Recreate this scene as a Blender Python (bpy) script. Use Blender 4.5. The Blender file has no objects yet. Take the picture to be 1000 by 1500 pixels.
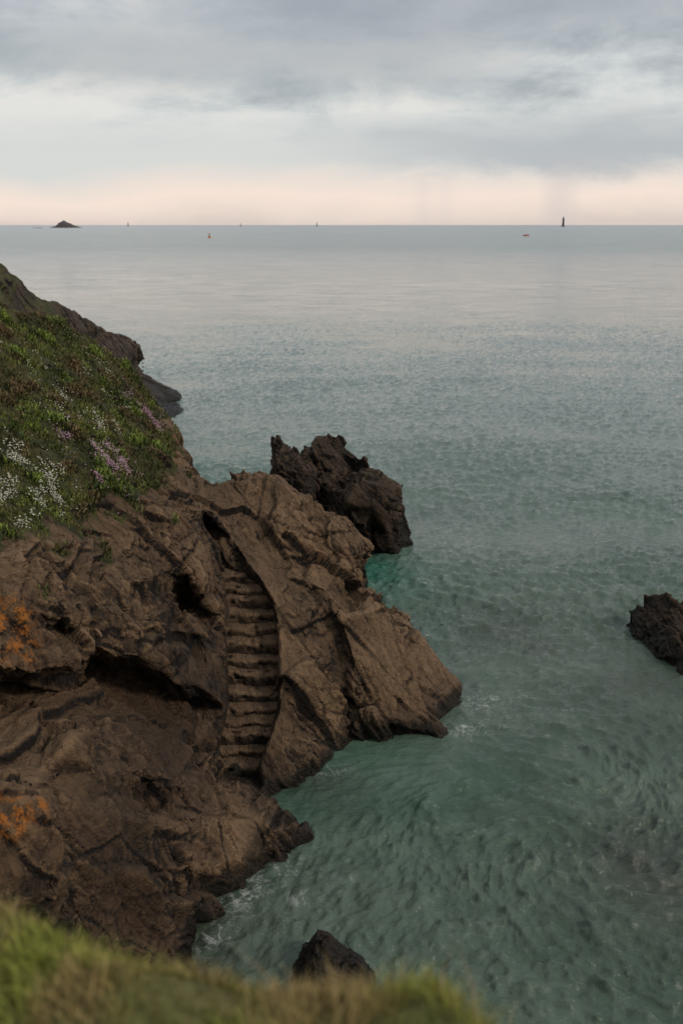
import bpy, bmesh, math, random
import numpy as np
from mathutils import Vector, Matrix, geometry
random.seed(7); rng=np.random.default_rng(7)
scene=bpy.context.scene
scene.view_settings.view_transform='Standard'; scene.view_settings.look='None'; scene.view_settings.exposure=0
PITCH=math.atan(0.2887); CP,SP=math.cos(PITCH),math.sin(PITCH); F=1458.0; H=12.0

def S(px,py,d):
    """survey point: bearing / declination / distance measured from the lookout -> world metres"""
    v=(py-750)/F
    return (d*(px-500)/F, d*(CP-SP*v), H-d*(SP+CP*v))
def SW(px,py,z=0.0):
    v=(py-750)/F
    return S(px,py,(H-z)/(SP+CP*v))

# ---------------------------------------------------------------- noise
def _hash(ix,iy,iz,seed):
    with np.errstate(over='ignore'):
        n=ix.astype(np.uint32)*np.uint32(374761393)+iy.astype(np.uint32)*np.uint32(668265263)+iz.astype(np.uint32)*np.uint32(2246822519)+np.uint32(seed*7919+13)
        n=(n^(n>>np.uint32(13)))*np.uint32(1274126177)
        n=(n^(n>>np.uint32(15)))*np.uint32(2654435761)
        return n^(n>>np.uint32(16))
def perlin(p,seed=0):
    p=np.asarray(p,dtype=np.float64)
    i=np.floor(p).astype(np.int64); f=p-i
    u=f*f*f*(f*(f*6-15)+10)
    out=np.zeros(len(p))
    for dx in (0,1):
        wx=u[:,0] if dx else 1-u[:,0]
        for dy in (0,1):
            wy=u[:,1] if dy else 1-u[:,1]
            for dz in (0,1):
                wz=u[:,2] if dz else 1-u[:,2]
                n=_hash(i[:,0]+dx,i[:,1]+dy,i[:,2]+dz,seed)
                gx=(n&np.uint32(1023))/511.5-1; gy=((n>>np.uint32(10))&np.uint32(1023))/511.5-1; gz=((n>>np.uint32(20))&np.uint32(1023))/511.5-1
                out+=wx*wy*wz*(gx*(f[:,0]-dx)+gy*(f[:,1]-dy)+gz*(f[:,2]-dz))
    return out*1.3
def fbm(p,octv=4,seed=0,gain=.5,ridged=False):
    a=1;s=np.zeros(len(p));q=np.array(p,dtype=np.float64);t=0
    for k in range(octv):
        n=perlin(q,seed+k)
        if ridged: n=1-2*np.abs(n)*1.6
        s+=a*n;t+=a;a*=gain;q=q*2.03+17.3
    return s/t
def worley(p,seed=0):
    """cell noise with a random tilted plane per cell: returns f1,f2,id,facet"""
    i=np.floor(p).astype(np.int64); f1=np.full(len(p),9.);f2=f1.copy();idv=np.zeros(len(p));fac=np.zeros(len(p))
    for dx in (-1,0,1):
        for dy in (-1,0,1):
            for dz in (-1,0,1):
                c=i+np.array([dx,dy,dz]); n=_hash(c[:,0],c[:,1],c[:,2],seed)
                q=c+np.stack([(n&np.uint32(1023))/1023.,((n>>np.uint32(10))&np.uint32(1023))/1023.,((n>>np.uint32(20))&np.uint32(1023))/1023.],1)
                dv=p-q; d=np.sqrt((dv**2).sum(1)); v=(n%np.uint32(997))/997.
                tl=((n%np.uint32(61))/30.-1)*dv[:,0]+((n%np.uint32(83))/41.-1)*dv[:,1]+((n%np.uint32(47))/23.-1)*dv[:,2]
                closer=d<f1
                f2=np.where(closer,f1,np.minimum(f2,d)); idv=np.where(closer,v,idv); fac=np.where(closer,tl,fac); f1=np.where(closer,d,f1)
    return f1,f2,idv,fac

# ---------------------------------------------------------------- mesh helpers
def make_obj(name,verts,faces,mat=None,smooth=False,parent=None):
    me=bpy.data.meshes.new(name); me.from_pydata([tuple(v) for v in verts],[],[tuple(f) for f in faces]); me.update()
    ob=bpy.data.objects.new(name,me); scene.collection.objects.link(ob)
    if mat: me.materials.append(mat)
    if smooth: me.polygons.foreach_set('use_smooth',[True]*len(me.polygons))
    if parent: ob.parent=parent
    return ob
def np_mesh(name,V,Fc,mat,smooth=False):
    V=np.asarray(V,dtype=np.float32);Fc=np.asarray(Fc,dtype=np.int32); n=Fc.shape[1]
    me=bpy.data.meshes.new(name); me.vertices.add(len(V)); me.vertices.foreach_set('co',V.ravel())
    me.loops.add(Fc.size); me.loops.foreach_set('vertex_index',Fc.ravel())
    me.polygons.add(len(Fc)); me.polygons.foreach_set('loop_start',np.arange(0,Fc.size,n,dtype=np.int32))
    me.polygons.foreach_set('loop_total',np.full(len(Fc),n,dtype=np.int32))
    me.update(calc_edges=True); me.validate()
    if smooth: me.polygons.foreach_set('use_smooth',np.ones(len(Fc),dtype=bool))
    me.materials.append(mat)
    ob=bpy.data.objects.new(name,me); scene.collection.objects.link(ob); return ob
def fattr(me,name,vals):
    a=me.attributes.new(name,'FLOAT','POINT'); a.data.foreach_set('value',np.asarray(vals,dtype=np.float32))
def cattr(me,name,cols):
    a=me.attributes.new(name,'FLOAT_COLOR','POINT'); c=np.ones((len(cols),4),dtype=np.float32); c[:,:3]=cols; a.data.foreach_set('color',c.ravel())
def tag(ob,label,cat,group=None):
    ob["label"]=label; ob["category"]=cat
    if group: ob["group"]=group

def survey_solid(name,boundary,inner,T,voxel,mat,down=-1.6,chains=()):
    pts=list(boundary)+list(inner); nb=len(boundary)
    co=[Vector((p[0],p[1])) for p in pts]
    edges=[]
    look={(p[0],p[1]):k for k,p in enumerate(pts)}
    for ch in chains:
        ids=[look[c] for c in ch]
        edges+=[(a,b) for a,b in zip(ids,ids[1:])]
    r=geometry.delaunay_2d_cdt(co,edges,[list(range(nb))],1,1e-4)
    vo,fo,orig=r[0],r[2],r[3]
    d=[]
    for k,v in enumerate(vo):
        if orig[k]: d.append(pts[orig[k][0]][2])
        else:
            ds=sorted(((v-c).length,j) for j,c in enumerate(co))[:2]
            d.append(sum(pts[j][2] for _,j in ds)/2)
    fr=[Vector(S(v.x,v.y,dd)) for v,dd in zip(vo,d)]
    n=len(fr)
    mid=[];bk=[]
    for p in fr:
        k=max(0,min(1,(p.z-.5)/1.5)); hd=Vector((p.x,p.y,0)).normalized()
        mid.append(p+hd*T*.3*k+Vector((0,0,-.25*k-(.8*(1-k)))))
        q=p+hd*T*k; q.z=down; bk.append(q)
    faces=[tuple(f) for f in fo]
    ec=set()
    for f in faces:
        for a,b in zip(f,f[1:]+f[:1]): ec.add((a,b))
    allv=fr+mid+bk
    out=list(faces)+[tuple(reversed([i+2*n for i in f])) for f in faces]
    for (a,b) in list(ec):
        if (b,a) not in ec:
            out.append((b,a,a+n,b+n)); out.append((b+n,a+n,a+2*n,b+2*n))
    ob=make_obj(name,allv,out,mat)
    bm=bmesh.new(); bm.from_mesh(ob.data)
    loose=[v for v in bm.verts if not v.link_faces]
    bmesh.ops.delete(bm,geom=loose,context='VERTS')
    bmesh.ops.recalc_face_normals(bm,faces=bm.faces); bm.to_mesh(ob.data); bm.free()
    m=ob.modifiers.new('r','REMESH'); m.mode='VOXEL'; m.voxel_size=voxel; m.adaptivity=0
    dg=bpy.context.evaluated_depsgraph_get(); me=bpy.data.meshes.new_from_object(ob.evaluated_get(dg))
    ob.modifiers.clear(); old=ob.data; ob.data=me; bpy.data.meshes.remove(old); me.name=name
    if not me.materials: me.materials.append(mat)
    return ob
def getVN(me):
    V=np.empty(len(me.vertices)*3,dtype=np.float32); me.vertices.foreach_get('co',V)
    N=np.empty(len(me.vertices)*3,dtype=np.float32); me.vertex_normals.foreach_get('vector',N)
    return V.reshape(-1,3).astype(np.float64),N.reshape(-1,3).astype(np.float64)
def setV(me,V):
    me.vertices.foreach_set('co',V.astype(np.float32).ravel()); me.update()

NS=np.array([.72,.10,.48]);NS/=np.linalg.norm(NS)
def relax(V,E,it,lam=.5):
    n=len(V); deg=np.bincount(E.ravel(),minlength=n).astype(float)[:,None]
    for _ in range(it):
        s=np.zeros_like(V)
        for k in range(3):
            s[:,k]=np.bincount(E[:,0],weights=V[E[:,1],k],minlength=n)+np.bincount(E[:,1],weights=V[E[:,0],k],minlength=n)
        V=V*(1-lam)+lam*s/np.maximum(deg,1)
    return V
def smooth_relax(me,it):
    E=np.empty(len(me.edges)*2,dtype=np.int32); me.edges.foreach_get('vertices',E); E=E.reshape(-1,2)
    V,_=getVN(me); setV(me,relax(V,E,it))
def rockify(me,amp=1.0,scale=1.0,seed=0,ns=NS,mask=None):
    V,N=getVN(me); M=np.ones(len(V)) if mask is None else mask(V)
    E=np.empty(len(me.edges)*2,dtype=np.int32); me.edges.foreach_get('vertices',E); E=E.reshape(-1,2)
    N=relax(N,E,4); N/=np.linalg.norm(N,axis=1)[:,None]+1e-9
    P=V/scale
    w=np.stack([fbm(P*.35,2,seed+1),fbm(P*.35+31,2,seed+2),fbm(P*.35+77,2,seed+3)],1)
    P2=P+w*.45
    t1=np.cross(ns,[0,0,1.]);t1/=np.linalg.norm(t1);t2=np.cross(ns,t1)
    Q=np.stack([P2@ns*1.15,P2@t1*.38,P2@t2*.24],1)
    f1,f2,idv,fa=worley(Q,seed+4)
    crack=np.clip((f2-f1)/.035,0,1)
    d=(idv-.5)*.26+np.clip(fa,-.6,.6)*.22-(1-crack)**2*.03
    sh=np.clip(.62+fbm(P*.55+11,3,seed+30)*2.6,.20,1.25)
    P3=P2+np.stack([fbm(P*1.5,2,seed+21),fbm(P*1.5+5,2,seed+22),fbm(P*1.5+8,2,seed+23)],1)*.10
    Q2=np.stack([P3@ns*3.4,P3@t1*1.2,P3@t2*.85],1)+9.1
    g1,g2,id2,fb=worley(Q2,seed+5)
    crack2=np.clip((g2-g1)/.07,0,1)
    d+=((id2-.5)*.16+np.clip(fb,-.6,.6)*.14)*sh-(1-crack2)**2*.016
    Q3=np.stack([P3@ns*8,P3@t1*3.6,P3@t2*2.8],1)+3.3
    h1,h2,id3,fc=worley(Q3,seed+6)
    crack3=np.clip((h2-h1)/.10,0,1)
    d+=((id3-.5)*.070+np.clip(fc,-.6,.6)*.070)*sh
    s=P3@ns*.85+fbm(P*.5,2,seed+9)*.35; sw=s%1; am=np.clip(.7+fbm(P*.4+3,2,seed+10)*2.4,.0,1.4)
    d+=(sw-.5)*.24*am*np.clip((1-sw)/.05,0,1)
    s2=P3@ns*3.1+fbm(P*.9,2,seed+11)*.6; sw2=s2%1; am2=np.clip(.45+fbm(P*.8+9,2,seed+12)*2.6,.05,1.2)
    d+=(sw2-.5)*.11*am2
    d+=fbm(P*.55,2,seed+6)*.14
    d+=fbm(P*5.0,3,seed+7,.6)*.030
    d*=amp*scale*M
    V2=V+N*d[:,None]
    setV(me,V2)
    fattr(me,'shade_tone',np.clip(.60+(crack-1)*.6+(crack2-1)*.40*sh+(crack3-1)*.18*sh+(id2-.5)*.34*sh+(idv-.5)*.38+(id3-.5)*.22*sh+(np.clip((1-sw)/.07,0,1)-1)*.7*am+(np.clip((1-sw2)/.12,0,1)-1)*.36*am2,0,1))  # crack and ledge shade baked as a tone, plus random tone per block
    return V2,M

# ---------------------------------------------------------------- node helpers
class NT:
    def __init__(s,nt): s.nt=nt; s.nt.nodes.clear()
    def n(s,t,**kw):
        nd=s.nt.nodes.new(t)
        for k,v in kw.items(): setattr(nd,k,v)
        return nd
    def l(s,a,b): s.nt.links.new(a,b)
    def math(s,op,a,b=None,c=None,clamp=False):
        nd=s.nt.nodes.new('ShaderNodeMath'); nd.operation=op; nd.use_clamp=clamp
        for k,x in enumerate((a,b,c)):
            if x is None: continue
            if isinstance(x,(int,float)): nd.inputs[k].default_value=x
            else: s.l(x,nd.inputs[k])
        return nd.outputs[0]
    def vm(s,op,a,b=None,scale=None):
        nd=s.nt.nodes.new('ShaderNodeVectorMath'); nd.operation=op
        for k,x in enumerate((a,b)):
            if x is None: continue
            if isinstance(x,tuple): nd.inputs[k].default_value=x
            else: s.l(x,nd.inputs[k])
        if scale is not None:
            if isinstance(scale,(int,float)): nd.inputs['Scale'].default_value=scale
            else: s.l(scale,nd.inputs['Scale'])
        return nd.outputs[0]
    def mix(s,f,a,b,bt='MIX'):
        nd=s.nt.nodes.new('ShaderNodeMix'); nd.data_type='RGBA'; nd.blend_type=bt
        for x,i in ((f,0),(a,6),(b,7)):
            if isinstance(x,(int,float)): nd.inputs[i].default_value=x
            elif isinstance(x,tuple): nd.inputs[i].default_value=(*x,1) if len(x)==3 else x
            else: s.l(x,nd.inputs[i])
        return nd.outputs[2]
    def noise(s,vec,scale,detail=4,rough=.55,dist=0.,out=0):
        nd=s.nt.nodes.new('ShaderNodeTexNoise'); nd.inputs['Scale'].default_value=scale; nd.inputs['Detail'].default_value=detail
        nd.inputs['Roughness'].default_value=rough; nd.inputs['Distortion'].default_value=dist
        if vec is not None: s.l(vec,nd.inputs['Vector'])
        return nd.outputs[out]
    def mapping(s,vec,scale=(1,1,1),rot=(0,0,0),loc=(0,0,0)):
        nd=s.nt.nodes.new('ShaderNodeMapping'); nd.inputs['Scale'].default_value=scale; nd.inputs['Rotation'].default_value=rot; nd.inputs['Location'].default_value=loc
        s.l(vec,nd.inputs['Vector']); return nd.outputs[0]
    def ramp(s,f,stops,interp='LINEAR'):
        nd=s.nt.nodes.new('ShaderNodeValToRGB'); cr=nd.color_ramp; cr.interpolation=interp
        while len(cr.elements)<len(stops): cr.elements.new(.5)
        for e,(p,c) in zip(cr.elements,stops):
            e.position=p; e.color=(*c,1) if isinstance(c,tuple) else (c,c,c,1)
        s.l(f,nd.inputs[0]); return nd.outputs[0]
    def step(s,x,a,b):
        nd=s.nt.nodes.new('ShaderNodeMapRange'); nd.interpolation_type='SMOOTHSTEP'
        s.l(x,nd.inputs[0]); nd.inputs[1].default_value=a; nd.inputs[2].default_value=b; return nd.outputs[0]
    def attr(s,name): 
        nd=s.nt.nodes.new('ShaderNodeAttribute'); nd.attribute_name=name; return nd
    def bump(s,h,strength,dist,normal=None):
        nd=s.nt.nodes.new('ShaderNodeBump'); nd.inputs['Distance'].default_value=dist
        if isinstance(strength,(int,float)): nd.inputs['Strength'].default_value=strength
        else: s.l(strength,nd.inputs['Strength'])
        s.l(h,nd.inputs['Height'])
        if normal is not None: s.l(normal,nd.inputs['Normal'])
        return nd.outputs[0]
def new_mat(name):
    m=bpy.data.materials.new(name); m.use_nodes=True; t=NT(m.node_tree)
    b=t.n('ShaderNodeBsdfPrincipled'); o=t.n('ShaderNodeOutputMaterial'); t.l(b.outputs[0],o.inputs[0])
    return m,t,b
def rock_material(name,dark,mid,light,wet=.7,lichen=0.,grass=False,lit_top=.40,low_shade=None):
    m,t,b=new_mat(name)
    geo=t.n('ShaderNodeNewGeometry'); pos=geo.outputs['Position']; sep=t.n('ShaderNodeSeparateXYZ'); t.l(pos,sep.inputs[0])
    n1=t.noise(pos,.7,6,.62,.4); n2=t.noise(pos,5.5,6,.7,.3); n3=t.noise(pos,28,4,.7)
    st=t.mapping(pos,(1,1,1),(0,math.radians(-56),math.radians(8)))
    st2=t.mapping(st,(.45,.45,5.0)); ns=t.noise(st2,1.1,6,.68,.35)
    f=t.math('ADD',t.math('MULTIPLY',n1,.50),t.math('ADD',t.math('MULTIPLY',n2,.28),t.math('MULTIPLY',ns,.38)))
    cav=t.attr('shade_tone').outputs['Fac']
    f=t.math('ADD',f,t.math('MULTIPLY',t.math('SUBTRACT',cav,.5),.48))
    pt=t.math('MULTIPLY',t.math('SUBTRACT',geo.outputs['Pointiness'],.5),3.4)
    f=t.math('ADD',f,pt)  # occlusion painted into the colour: creases darker, exposed edges lighter
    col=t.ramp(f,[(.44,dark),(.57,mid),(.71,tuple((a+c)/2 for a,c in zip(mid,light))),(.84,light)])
    hue=t.noise(pos,.35,3,.5); col=t.mix(t.step(hue,.42,.6),col,t.mix(1.,col,(.70,.67,.64),'MULTIPLY'))
    hue2=t.noise(pos,1.3,4,.6); col=t.mix(t.math('MULTIPLY',t.step(hue2,.5,.65),.5),col,t.mix(1.,col,(.92,1.0,.84),'MULTIPLY'))
    speck=t.step(n3,.58,.72); col=t.mix(t.math('MULTIPLY',speck,.26),col,tuple(min(1,c*1.2) for c in light))
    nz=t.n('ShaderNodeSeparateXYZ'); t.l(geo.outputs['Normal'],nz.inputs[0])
    up=t.step(nz.outputs[2],.35,.95); col=t.mix(t.math('MULTIPLY',up,lit_top),col,light)  # top light painted in: up-facing facets blend to the light tone
    if lichen>0:
        g2=t.noise(pos,2.1,7,.8,.6); col=t.mix(t.math('MULTIPLY',t.step(g2,.58,.68),.30),col,(.24,.205,.145))
    wz=t.math('ADD',sep.outputs[2],t.math('MULTIPLY',t.math('SUBTRACT',n1,.5),-1.6))
    wm=t.math('SUBTRACT',1.,t.step(wz,.15,wet))
    rough=t.math('SUBTRACT',.88,t.math('MULTIPLY',wm,.45))
    if low_shade:
        dz_=t.math('ADD',sep.outputs[2],t.math('MULTIPLY',t.math('SUBTRACT',n1,.5),-2.5))
        dm=t.math('MULTIPLY',t.math('SUBTRACT',1.,t.step(dz_,low_shade*.6,low_shade*1.2)),t.math('SUBTRACT',1.,t.step(sep.outputs[0],-3.4,-2.0)))
        col=t.mix(t.math('MULTIPLY',dm,.85),col,t.mix(1.,col,(.34,.30,.27),'MULTIPLY'))  # shade under the overhang painted onto the lower left face
        rough=t.math('SUBTRACT',rough,t.math('MULTIPLY',dm,.25))
    col=t.mix(t.math('MULTIPLY',wm,.88),col,(.011,.009,.006))
    if lichen>0:
        la=t.attr('lichen').outputs['Fac']; ln=t.noise(pos,5.0,7,.8)
        lm=t.math('MULTIPLY',t.step(ln,.49,.53),la,clamp=True); col=t.mix(t.math('MULTIPLY',lm,.95),col,(.52,.175,.02))
    if grass:
        ga=t.attr('grass').outputs['Fac']
        gn=t.noise(pos,1.1,5,.6,.3); gn2=t.noise(pos,9,5,.7)
        gcol=t.ramp(t.math('ADD',t.math('MULTIPLY',gn,.65),t.math('MULTIPLY',gn2,.35)),[(.34,(.024,.026,.010)),(.46,(.055,.060,.017)),(.56,(.092,.080,.028)),(.68,(.13,.090,.040))])
        gm=t.step(t.math('ADD',ga,t.math('MULTIPLY',t.math('SUBTRACT',n2,.5),.5)),.42,.58)
        col=t.mix(gm,col,gcol)
    t.l(col,b.inputs['Base Color']); t.l(rough,b.inputs['Roughness']); b.inputs['Specular IOR Level'].default_value=.38
    hgt=t.math('ADD',t.math('MULTIPLY',n2,.6),t.math('ADD',t.math('MULTIPLY',ns,.8),t.math('MULTIPLY',n3,.30)))
    bp=t.bump(hgt,1.,.22)
    vor=t.n('ShaderNodeTexVoronoi',feature='DISTANCE_TO_EDGE'); vw=t.mapping(st,(1.1,1.1,5.0))
    dn=t.n('ShaderNodeVectorMath',operation='ADD'); t.l(vw,dn.inputs[0]); nn=t.n('ShaderNodeTexNoise'); nn.inputs['Scale'].default_value=2.2; nn.inputs['Detail'].default_value=4; t.l(pos,nn.inputs['Vector']); 
    sc=t.n('ShaderNodeVectorMath',operation='SCALE'); t.l(nn.outputs[1],sc.inputs[0]); sc.inputs['Scale'].default_value=1.8; t.l(sc.outputs[0],dn.inputs[1]); t.l(dn.outputs[0],vor.inputs['Vector']); vor.inputs['Scale'].default_value=1.
    bp=t.bump(t.step(vor.outputs['Distance'],0,.07),.8,.07,bp)
    t.l(bp,b.inputs['Normal'])
    return m

mat_cliff=rock_material('cliff_rock',(.011,.006,.003),(.086,.048,.024),(.315,.196,.106),wet=.95,lichen=1,grass=True,lit_top=.40,low_shade=4.0)
mat_head=rock_material('headland_rock',(.012,.008,.005),(.050,.034,.022),(.13,.090,.058),wet=1.8,grass=True,lit_top=.25)
mat_black=rock_material('black_rock',(.004,.003,.002),(.024,.016,.010),(.115,.070,.040),wet=.8,lit_top=.35)
mat_step=rock_material('step_rock',(.022,.013,.007),(.085,.051,.028),(.25,.160,.092),wet=.2,lit_top=.48)

# ---------------------------------------------------------------- main cliff
B=[(-330,370,27),(-150,405,27),(0,445,28),(60,468,29.5),(110,488,31),(150,513,32),(190,548,33),(215,583,33),(240,610,32),(250,632,31),(258,655,30),(280,685,29),(300,705,28.2),(312,713,28),
(345,698,28.5),(380,692,29),(400,706,29),(430,735,28.8),(470,752,29),(505,766,29.5),(530,793,30),(536,815,30.5),(526,838,31),(522,858,33),(545,873,32.2),(570,886,30.5),(597,898,29),(615,932,27.8),(635,966,26.8),(650,986,26.5),(668,1000,26.3),(672,1042,25.9),
(645,1078,24.6),(610,1085,24.3),(560,1088,24.2),(516,1082,24.3),(484,1110,23.2),(458,1142,22.5),(400,1160,21.9),(383,1168,21.4),(405,1184,20.9),(452,1206,20.4),(460,1224,20.1),(425,1240,19.7),(385,1252,19.4),
(350,1291,18.7),(320,1312,18.3),(295,1350,17.6),(286,1378,17.2),(290,1420,16.4),(280,1500,15.2),(100,1520,14),(-60,1520,11),(-330,1500,9.5),(-360,1200,12),(-360,900,14),(-360,700,16)]
I=[
(300,735,26.5),(340,788,26.0),(375,838,25.15),(400,876,24.5),(409,920,24.0),(413,980,23.4),(408,1040,22.8),(394,1088,22.2),(383,1118,22.0),(388,1145,21.7),
(330,728,27.6),(360,730,27.9),(390,745,28),(370,785,26.8),(400,822,26.2),(420,780,27.3),(430,842,25.7),(440,890,24.9),(452,960,23.9),(430,1000,23.1),(470,1020,23.5),(440,1052,22.7),(490,1062,23.6),(412,1098,22.0),(432,1110,22.1),(452,1112,22.3),(430,1135,21.9),(425,930,24.1),(480,985,24.0),
(466,880,25.8),(494,930,25.2),(503,1000,24.5),(513,1062,24.2),
(478,862,25.9),(500,905,25.1),(518,960,24.6),(515,1010,24.2),(524,1060,23.9),(540,900,26.2),(545,1000,24.4),(590,955,25.8),(602,1010,24.8),(562,1050,23.9),(612,1058,24.2),(565,925,26.2),(600,925,26.9),(625,985,25.8),(640,1030,24.9),(575,985,25.0),
(470,800,28),(490,785,28.3),(510,805,28.0),(528,812,29.2),(500,830,27.9),(512,848,28.2),(450,770,28.3),(480,832,27.4),(445,815,27.1),(530,880,28.5),(515,866,28.3),(560,895,27.8),
(304,765,26.6),(318,800,26.1),(330,836,25.8),(350,842,25.7),(376,862,25.5),(337,880,25.5),(396,892,25.2),(337,950,24.9),(406,950,24.7),(337,1020,24.0),(402,1030,23.9),(325,1090,23.2),(387,1100,23.1),(330,1128,22.7),(372,1135,22.6),
(297,770,24.8),(311,800,24.5),(318,850,24.1),(328,900,23.5),(332,950,23.0),(332,1000,22.5),(330,1040,22.1),(322,1080,21.8),(315,1105,21.6),
(286,718,27),(300,742,25.6),
(240,720,24.5),(270,760,23.7),(200,745,22.4),(150,780,20.6),(100,790,19.5),(50,782,18.5),(0,780,17.8),(-100,780,16.5),(-250,760,15.5),
(200,800,21.2),(250,800,22.4),(290,812,23.3),(292,850,22.6),(248,836,21.6),(246,868,21.6),(262,862,23.4),(268,885,23.6),(288,888,23.3),(302,880,22.7),(300,930,22.2),(312,980,21.9),(280,950,22),(258,920,21.4),
(200,850,20.1),(150,850,19.1),(100,850,18.2),(50,850,17.2),(0,850,16.5),(-100,850,15.7),(200,905,19.6),(240,905,20.4),(150,910,18.5),(72,902,16.9),(78,918,17.5),(30,890,16.2),(0,900,15.9),(68,955,16.4),(0,975,15.3),(50,985,15.9),(110,970,17.1),(132,943,17.8),(165,960,18.5),(205,960,19.3),(240,972,20.0),(252,1000,20.4),(300,1008,21.2),(325,1026,21.7),(-100,960,14.8),(-250,960,14.5),
(0,1000,17.8),(55,1004,18.2),(112,992,19.6),(136,968,20.6),(160,980,20.8),(200,987,21.4),(240,1014,21.8),(288,1030,22.0),(-100,1000,16.8),
(0,1060,15.8),(60,1050,16.5),(120,1042,17.9),(180,1042,19.0),(240,1062,19.9),(290,1082,20.6),(318,1112,21.2),(0,1120,14.6),(60,1135,14.9),(130,1130,16.0),(200,1130,17.4),(260,1142,18.7),(310,1152,19.9),(350,1162,20.7),(368,1175,20.8),
(40,1172,14.2),(112,1190,15.1),(122,1262,14.9),(112,1335,14.6),
(200,1200,16.5),(155,1200,15.6),(270,1212,17.8),(330,1208,18.9),(380,1200,19.8),(400,1214,19.5),(430,1208,19.95),(446,1214,20.0),(200,1280,16.0),(260,1270,16.9),(310,1272,17.9),(350,1255,18.5),(172,1330,15.6),(232,1340,16.2),(266,1365,16.7),(250,1410,16.1),(200,1430,15.6),(100,1430,14.2),(0,1420,13),
(230,1165,18.3),(170,1160,16.6),(300,1190,19.0),(100,1090,15.4),(-150,1150,13.3),(-150,1300,12.3),
(0,700,19.4),(60,700,20.2),(120,710,21.2),(180,700,23),(225,680,25.6),(0,620,21.6),(70,620,22.8),(140,625,24.5),(200,640,26.6),(240,650,28.8),(0,540,24.5),(70,550,26),(130,565,28),(190,590,30.2),(225,615,31),(0,480,26.8),(-150,480,25.5),(-150,600,21),(-150,700,18),(60,500,28.2),(120,520,30),(265,690,27.6)]
CH=[[(297,770),(311,800),(318,850),(328,900),(332,950),(332,1000),(330,1040),(322,1080),(315,1105)],
[(318,800),(330,836),(337,880),(337,950),(337,1020),(325,1090),(330,1128)],
[(376,862),(396,892),(406,950),(402,1030),(387,1100),(372,1135)],
[(300,735),(340,788),(375,838),(400,876),(409,920),(413,980),(408,1040),(394,1088),(383,1118)],
[(0,975),(50,985),(110,970),(132,943),(165,960),(205,960),(240,972),(252,1000),(300,1008),(325,1026)],
[(0,1000),(55,1004),(112,992),(136,968),(160,980),(200,987),(240,1014),(288,1030)],
[(466,880),(494,930),(503,1000),(513,1062)],[(478,862),(500,905),(518,960),(515,1010),(524,1060)]]
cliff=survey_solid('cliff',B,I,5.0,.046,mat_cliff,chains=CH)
smooth_relax(cliff.data,1)
gp=[(-330,765,15.0),(-100,775,16.4),(0,785,17.8),(60,778,18.6),(130,785,20.0),(158,750,21.2),(200,738,22.6),(232,705,25.2),(262,686,27.4),(262,660,30),(250,622,32.4),(215,575,34),(150,500,34),(-330,350,34)]
gpoly=np.array([S(*g)[:2] for g in gp])
def poly_sd(V2,poly):
    x,y=V2[:,0],V2[:,1]; inside=np.zeros(len(V2),bool); dmin=np.full(len(V2),1e9)
    n=len(poly)
    for i in range(n):
        a=poly[i];b=poly[(i+1)%n]; e=b-a
        t=np.clip(((x-a[0])*e[0]+(y-a[1])*e[1])/(e@e),0,1)
        dmin=np.minimum(dmin,np.hypot(x-a[0]-t*e[0],y-a[1]-t*e[1]))
        c=((a[1]>y)!=(b[1]>y))&(x<(b[0]-a[0])*(y-a[1])/(b[1]-a[1]+1e-12)+a[0]); inside^=c
    return np.where(inside,dmin,-dmin)
sA=np.array(S(368,872,25.0));sB=np.array(S(352,1120,22.3)); TOE=np.array(S(600,1010,25.0)); MIDR=np.array(S(500,980,24.6))
def cliff_mask(V):
    e=sB-sA; t=np.clip(((V-sA)@e)/(e@e),-.02,1.02); d=np.linalg.norm(V-(sA+t[:,None]*e),axis=1)
    m=np.clip((d-.62)/.75,.20,1)
    m=m*(1-.42*np.exp(-(np.linalg.norm(V-TOE,axis=1)/1.6)**2))*(1-.25*np.exp(-(np.linalg.norm(V-MIDR,axis=1)/1.3)**2))
    g=poly_sd(V[:,:2],gpoly); return m*np.clip(1-(g-.2)/1.2,.45,1)
V,M=rockify(cliff.data,1.0,1.0,3,mask=cliff_mask)
_,N=getVN(cliff.data)
g=poly_sd(V[:,:2],gpoly)+fbm(V*.9,4,50)*1.8
grass=np.clip(.5+g*.8,0,1)*np.clip((N[:,2]-.12)/.25,0,1)
grass=np.where(V[:,2]<3.5,0,grass)
extra=np.clip((fbm(V*1.3,3,60)-.22)*6,0,1)*np.clip((N[:,2]-.6)/.2,0,1)*(V[:,2]>4.6)*(V[:,1]<22)
grass=np.maximum(grass,extra*.9)
fattr(cliff.data,'grass',grass)
lich=np.zeros(len(V))
for (c,r,a) in ((S(20,905,15.8),.62,1.5),(S(50,940,15.9),.34,1.4),(S(15,1195,12.6),.4,1.4),(S(250,640,30),.6,1.0)):
    lich=np.maximum(lich,np.clip(a-np.linalg.norm(V-np.array(c),axis=1)/r,0,1))
fattr(cliff.data,'lichen',lich)
cliff.data.polygons.foreach_set('use_smooth',np.ones(len(cliff.data.polygons),bool))
cliff["kind"]="structure"; cliff["label"]="weathered brown coastal cliff with a ridge running into the sea"
GV,GN,GG=V,N,grass

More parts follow.
